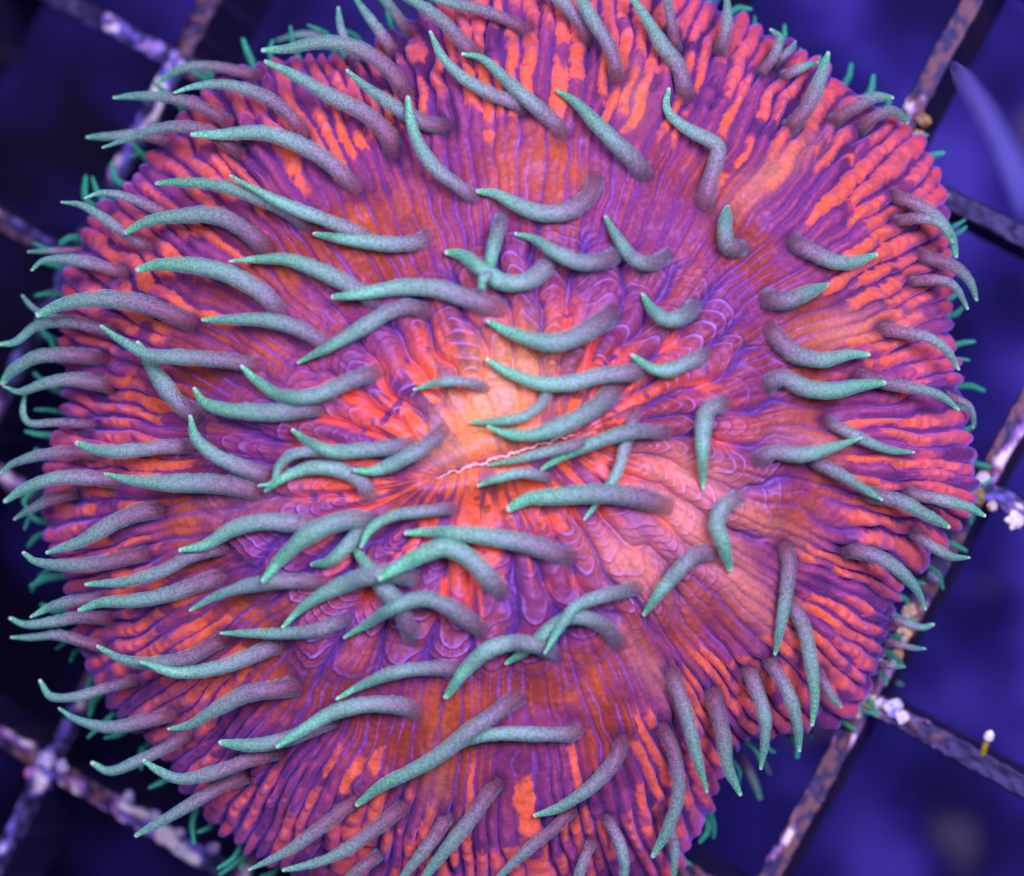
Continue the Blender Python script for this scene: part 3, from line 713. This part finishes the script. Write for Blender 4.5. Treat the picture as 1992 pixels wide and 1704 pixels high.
def make_tentacle(pts, rad, seed, small=False, zfix=None):
    rs = random.Random(seed)
    pts = pts[::-1]                                  # base first
    nr = 12 if small else 64
    rad = rad * rs.uniform(0.76, 0.96)
    blunt = rs.uniform(-0.05, 0.12) if rs.random() < 0.6 else rs.uniform(0.1, 0.28)
    ns = 8 if small else 18
    xy, L = catmull(pts, nr)
    t = np.linspace(0, 1, nr)
    rp = rad * np.interp(t, [0, 0.06, 0.3, 0.55, 0.8, 0.93, 1], [1.10, 1.02, 0.98, 0.88 + blunt * 0.3, 0.58 + blunt * 0.8, 0.34 + blunt * 0.8, 0.21 + blunt * 0.6])
    if small: rp = rad * np.interp(t, [0, 0.5, 0.85, 1], [1.0, 0.95, 0.75, 0.5])
    rp = rp * (1 + 0.07 * vn(t * 6, np.full(nr, seed * 0.77), 71))
    zs = zsample(zmap, xy[:, 0], xy[:, 1])
    if zfix is None:
        bz = zs[:2].max()
        out = np.maximum(zs, bz - 0.38 * L * t)
        lift = rs.uniform(22, 44) * np.sin(np.pi * np.clip(t * 1.1, 0, 1)) ** 0.8 + 16 * t
        z = out + rp * 0.9 + lift
        oz = zsample(occ, xy[:, 0], xy[:, 1])
        z = np.where(t > 0.12, np.maximum(z, oz + rp + 3), z)
        z = sm1(z, 15)
        for _ in range(2):
            z = sm1(np.maximum(z, np.where(t > 0.15, zs + rp * 0.9, -1e4)), 9)
        root = np.clip(1 - t / 0.10, 0, 1)
        z = z * (1 - root) + (bz - rad * 0.5) * root
        for a in range(nr):
            if t[a] > 0.1:
                R = rp[a] + 5
                m0, m1 = int((xy[a, 0] + OX - R) / CELL), int((xy[a, 0] + OX + R) / CELL) + 1
                q0, q1 = int((xy[a, 1] + OY - R) / CELL), int((xy[a, 1] + OY + R) / CELL) + 1
                m0, q0 = max(m0, 0), max(q0, 0)
                occ[q0:q1, m0:m1] = np.maximum(occ[q0:q1, m0:m1], z[a] + rp[a])
    else:
        z = zfix[0] + (zfix[1] - zfix[0]) * t ** 1.3
    k = (D - z) / D
    ctr = np.stack(((xy[:, 0] - CX) * k, -(xy[:, 1] - CY) * k, z), -1)
    tan = np.gradient(ctr, axis=0); tan /= np.linalg.norm(tan, axis=1, keepdims=True) + 1e-9
    up = np.array((0.03, 0.02, 1.0))
    if abs(tan[0, 2]) > 0.9: up = np.array((0, 1.0, 0))
    side = np.cross(tan, up); side /= np.linalg.norm(side, axis=1, keepdims=True) + 1e-9
    nor = np.cross(side, tan)
    # rounded end
    extra = 4
    ee = np.sin(np.linspace(0, math.pi / 2, extra + 1)[1:])
    er = np.cos(np.linspace(0, math.pi / 2, extra + 1)[1:])
    ctr2 = np.vstack((ctr, ctr[-1] + tan[-1] * (ee * rp[-1])[:, None]))
    rp2 = np.concatenate((rp, rp[-1] * np.maximum(er, 0.02)))
    side = np.vstack((side, np.repeat(side[-1:], extra, 0))); nor = np.vstack((nor, np.repeat(nor[-1:], extra, 0)))
    t2 = np.concatenate((t, np.ones(extra)))
    ph = np.linspace(0, 2 * np.pi, ns, endpoint=False)
    rr_ = rp2[None, :] * np.ones((ns, 1))
    s_ = t2[None, :] * L
    rings = np.sin(s_ * 2 * np.pi / 9.0 + 1.2 * vn(ph[:, None] * 1.5 + seed, s_ / 20, 72))
    rr_ = rr_ * (1 + 0.012 * rings * (1 - t2)[None, :] + 0.055 * vn(ph[:, None] * 2.1, s_ / 8 + seed, 73) + 0.04 * vn(ph[:, None] * 1.1, s_ / 30 + seed, 74))
    P = ctr2[None] + (np.cos(ph)[:, None, None] * side[None] + np.sin(ph)[:, None, None] * nor[None]) * rr_[..., None]
    # the core inside the skin
    core_f = np.interp(t2, [0, 0.5, 0.85, 1], [0.80, 0.78, 0.62, 0.3])
    Pc = ctr2[None] + (np.cos(ph)[:, None, None] * side[None] + np.sin(ph)[:, None, None] * nor[None]) * (rr_ * core_f[None])[..., None]
    # pigment along the length
    g = rs.uniform(-0.10, 0.12)
    bx, by = pts[0]
    wl = np.hypot(bx - C0[0], by - C0[1]) / 880.0
    g += 0.16 * max(0, 1 - wl * 1.3) - 0.45 * max(0, wl - 0.62)
    tk = np.clip(t2 + g, 0, 1)
    ramp = lambda stops, cs: np.stack([np.interp(tk, stops, np.array(cs)[:, i]) for i in range(3)], -1)
    skin = ramp([0, 0.2, 0.5, 0.85, 1.0], [S_BASE, S_LOW, S_MID, S_HIGH, S_HIGH * 0.7 + C_TIP * 0.3])
    core = ramp([0, 0.18, 0.45, 0.8, 1.0], [C_BASE, C_LOW, C_MID, C_HIGH, C_HIGH * 0.7 + C_TIP * 0.3])
    fl = flesh_at(bx, by)
    if fl is not None:
        fm = smooth(0.14, 0.0, t2)[:, None] * 0.7
        skin = skin * (1 - fm) + fl * fm; core = core * (1 - fm) + fl * fm
    tipd = (1 - t2) * L
    dot = smooth(5, 1, tipd)[:, None]; grn = smooth(34, 8, tipd)[:, None] * 0.6
    skin = skin * (1 - grn) + C_TIP * grn; core = core * (1 - grn) + C_TIP * grn
    skin = skin * (1 - dot) + C_DOT * dot
    s_op = np.interp(t2, [0, 0.06, 0.25, 0.7, 0.9, 1], [0.30, 0.36, 0.40, 0.46, 0.75, 0.95])
    c_op = np.interp(t2, [0, 0.05, 0.15, 0.35, 1], [0.35, 0.50, 0.64, 0.74, 0.96])
    c_fr = smooth(0.85, 0.15, tk) * 0.8
    s_fr = smooth(0.7, 0.1, tk) * 0.35
    tone = rs.uniform(0.88, 1.14); skin = skin * tone; core = core * tone
    if small:
        skin = np.array(alb(50, 80, 100)) * (1 - t2[:, None]) + np.array(alb(60, 190, 165)) * t2[:, None]
        core = skin; s_op = s_op * 0 + 0.5; c_fr = c_fr * 0; s_fr = s_fr * 0
    P = np.concatenate((P, Pc[:, ::-1]), 1)
    c = np.repeat(np.concatenate((skin, core[::-1]))[None], ns, 0)
    opa = np.repeat(np.concatenate((s_op, c_op[::-1]))[None], ns, 0)
    fre = np.repeat(np.concatenate((s_fr, c_fr[::-1]))[None], ns, 0)
    root_pt = ctr[0] * S
    me = grid_mesh('tentacle', P * S - root_pt, closed_u=True, colors=np.clip(c, 0, 1), attrs={'freckle': fre, 'opacity': opa})
    return link('tentacle', me, M_TENT, coral, root_pt - CLOC)

UNDER = {(1137, 1010), (268, 668), (950, 528), (685, 1062), (915, 822), (805, 758)}      # these pass beneath their neighbours
order = sorted(range(len(TENT)), key=lambda i: -np.hypot(BASES[i][0] - C0[0], BASES[i][1] - C0[1]) - (5000 if TENT[i][0][0] in UNDER else 0))
for i in order:
    make_tentacle(TENT[i][0], TENT[i][1], 1000 + i)

# short tentacles peeping out from under the margin
RB = TH
for n_ in range(128):
    a = 2 * math.pi * (n_ + rng.uniform(-0.4, 0.4)) / 128
    i = int(a / (2 * math.pi) * NT) % NT
    R = ROUT[i]
    ln = rng.uniform(34, 74) * (1.25 if math.cos(a) < -0.2 else 0.9)
    b = a + rng.uniform(-0.3, 0.3)
    p0 = (C0[0] + math.cos(a) * (R * 0.94 - 4), C0[1] + math.sin(a) * (R * 0.94 - 4))
    p1 = (p0[0] + math.cos(b) * (46 + ln * 0.5), p0[1] + math.sin(b) * (46 + ln * 0.5))
    b2 = b + rng.uniform(-0.9, 0.9)
    p2 = (p1[0] + math.cos(b2) * ln * 0.55, p1[1] + math.sin(b2) * ln * 0.55)
    zr = float(rim_height(np.array([a]))[0])
    z0 = zr - rng.uniform(40, 95)
    make_tentacle([p2, p1, p0], rng.uniform(6.5, 10.5), 5000 + n_, small=True, zfix=(z0, z0 + rng.uniform(-45, 25)))

# ------------------------------------------------------------------ mouth: pale crimped seam
def make_mouth():
    n = 150
    f = np.linspace(-1, 1, n)
    x = f * 152; wob = 3.0 * vn(f * 14, f * 0, 80) + 1.6 * vn(f * 45, f * 0, 81)
    prof = np.linspace(0, 2 * np.pi, 10, endpoint=False)
    hw = (1.2 + 1.9 * (1 - f ** 2) + 1.2 * vn(f * 40, f * 0, 82)) * smooth(1.0, 0.85, np.abs(f)) + 0.4
    px = C0[0] + x * math.cos(SL) - wob * math.sin(SL); py = C0[1] + x * math.sin(SL) + wob * math.cos(SL)
    zz = zsample(zmap, px, py)
    zz = sm1(np.maximum(zz, zz.mean() - 30), 9) + 7
    P = np.zeros((10, n, 3))
    for i, p in enumerate(prof):
        a = np.cos(p) * hw
        ppx = px - a * math.sin(SL); ppy = py + a * math.cos(SL); z = zz + np.sin(p) * hw * 1.6
        k = (D - z) / D
        P[i] = np.stack(((ppx - CX) * k, -(ppy - CY) * k, z), -1)
    me = grid_mesh('mouth', P * S - CLOC, closed_u=True)
    o = link('mouth', me, mat_plain('pale_lip', alb(238, 180, 215), 0.35), coral)
    o['label'] = 'thin white crimped mouth slit'
make_mouth()

# ------------------------------------------------------------------ small things by the rack
def tube(name, pts, rads, mat, ns=12, n=40):
    p = np.array(pts, float)
    tt = np.linspace(0, 1, len(p)); t = np.linspace(0, 1, n)
    ctr = np.stack([sm1(np.interp(t, tt, p[:, i]), 7) for i in range(3)], -1)
    r = np.interp(t, np.linspace(0, 1, len(rads)), rads)
    tan = np.gradient(ctr, axis=0); tan /= np.linalg.norm(tan, axis=1, keepdims=True)
    side = np.cross(tan, (0.1, 0.2, 1.0)); side /= np.linalg.norm(side, axis=1, keepdims=True)
    nor = np.cross(side, tan)
    ph = np.linspace(0, 2 * np.pi, ns, endpoint=False)
    P = ctr[None] + (np.cos(ph)[:, None, None] * side[None] + np.sin(ph)[:, None, None] * nor[None]) * r[None, :, None]
    o0 = ctr[0]
    return link(name, grid_mesh(name, (P - o0) * S, closed_u=True), mat, None, o0 * S)

z1 = rack_top(1914, 1462)
worm = empty('tube_worm', tuple(at(1914, 1462, z1) * S))
worm['label'] = 'tiny white and yellow tube worm standing on the lower right rack bar'
worm['category'] = 'worm'
st_ = tube('stalk', [at(1912, 1466, z1 - 10), at(1916, 1452, z1 + 15), at(1921, 1440, z1 + 30)], [7, 6, 6.5], mat_plain('yellow_stalk', alb(210, 180, 60), 0.5))
hd_ = tube('head', [at(1920, 1442, z1 + 28), at(1925, 1430, z1 + 40), at(1929, 1420, z1 + 48)], [6, 11, 9, 1], mat_plain('white_head', alb(235, 230, 255), 0.4))
for o in (st_, hd_):
    o.location = [o.location[i] - worm.location[i] for i in range(3)]
    o.parent = worm

zst = [260, 330, 360, 380, 400]
strand = tube('drifting_strand', [at(1856, 128, -90), at(1872, 150, 900), at(1915, 215, 1500), at(1958, 295, 1900), at(2010, 420, 2200)], [10, 15, 13, 10, 7],
              mat_plain('translucent_slime', (0.42, 0.45, 0.62), 0.4, alpha=0.42))
strand['label'] = 'pale blue translucent strand trailing from the rack bar at upper right'
strand['category'] = 'strand'
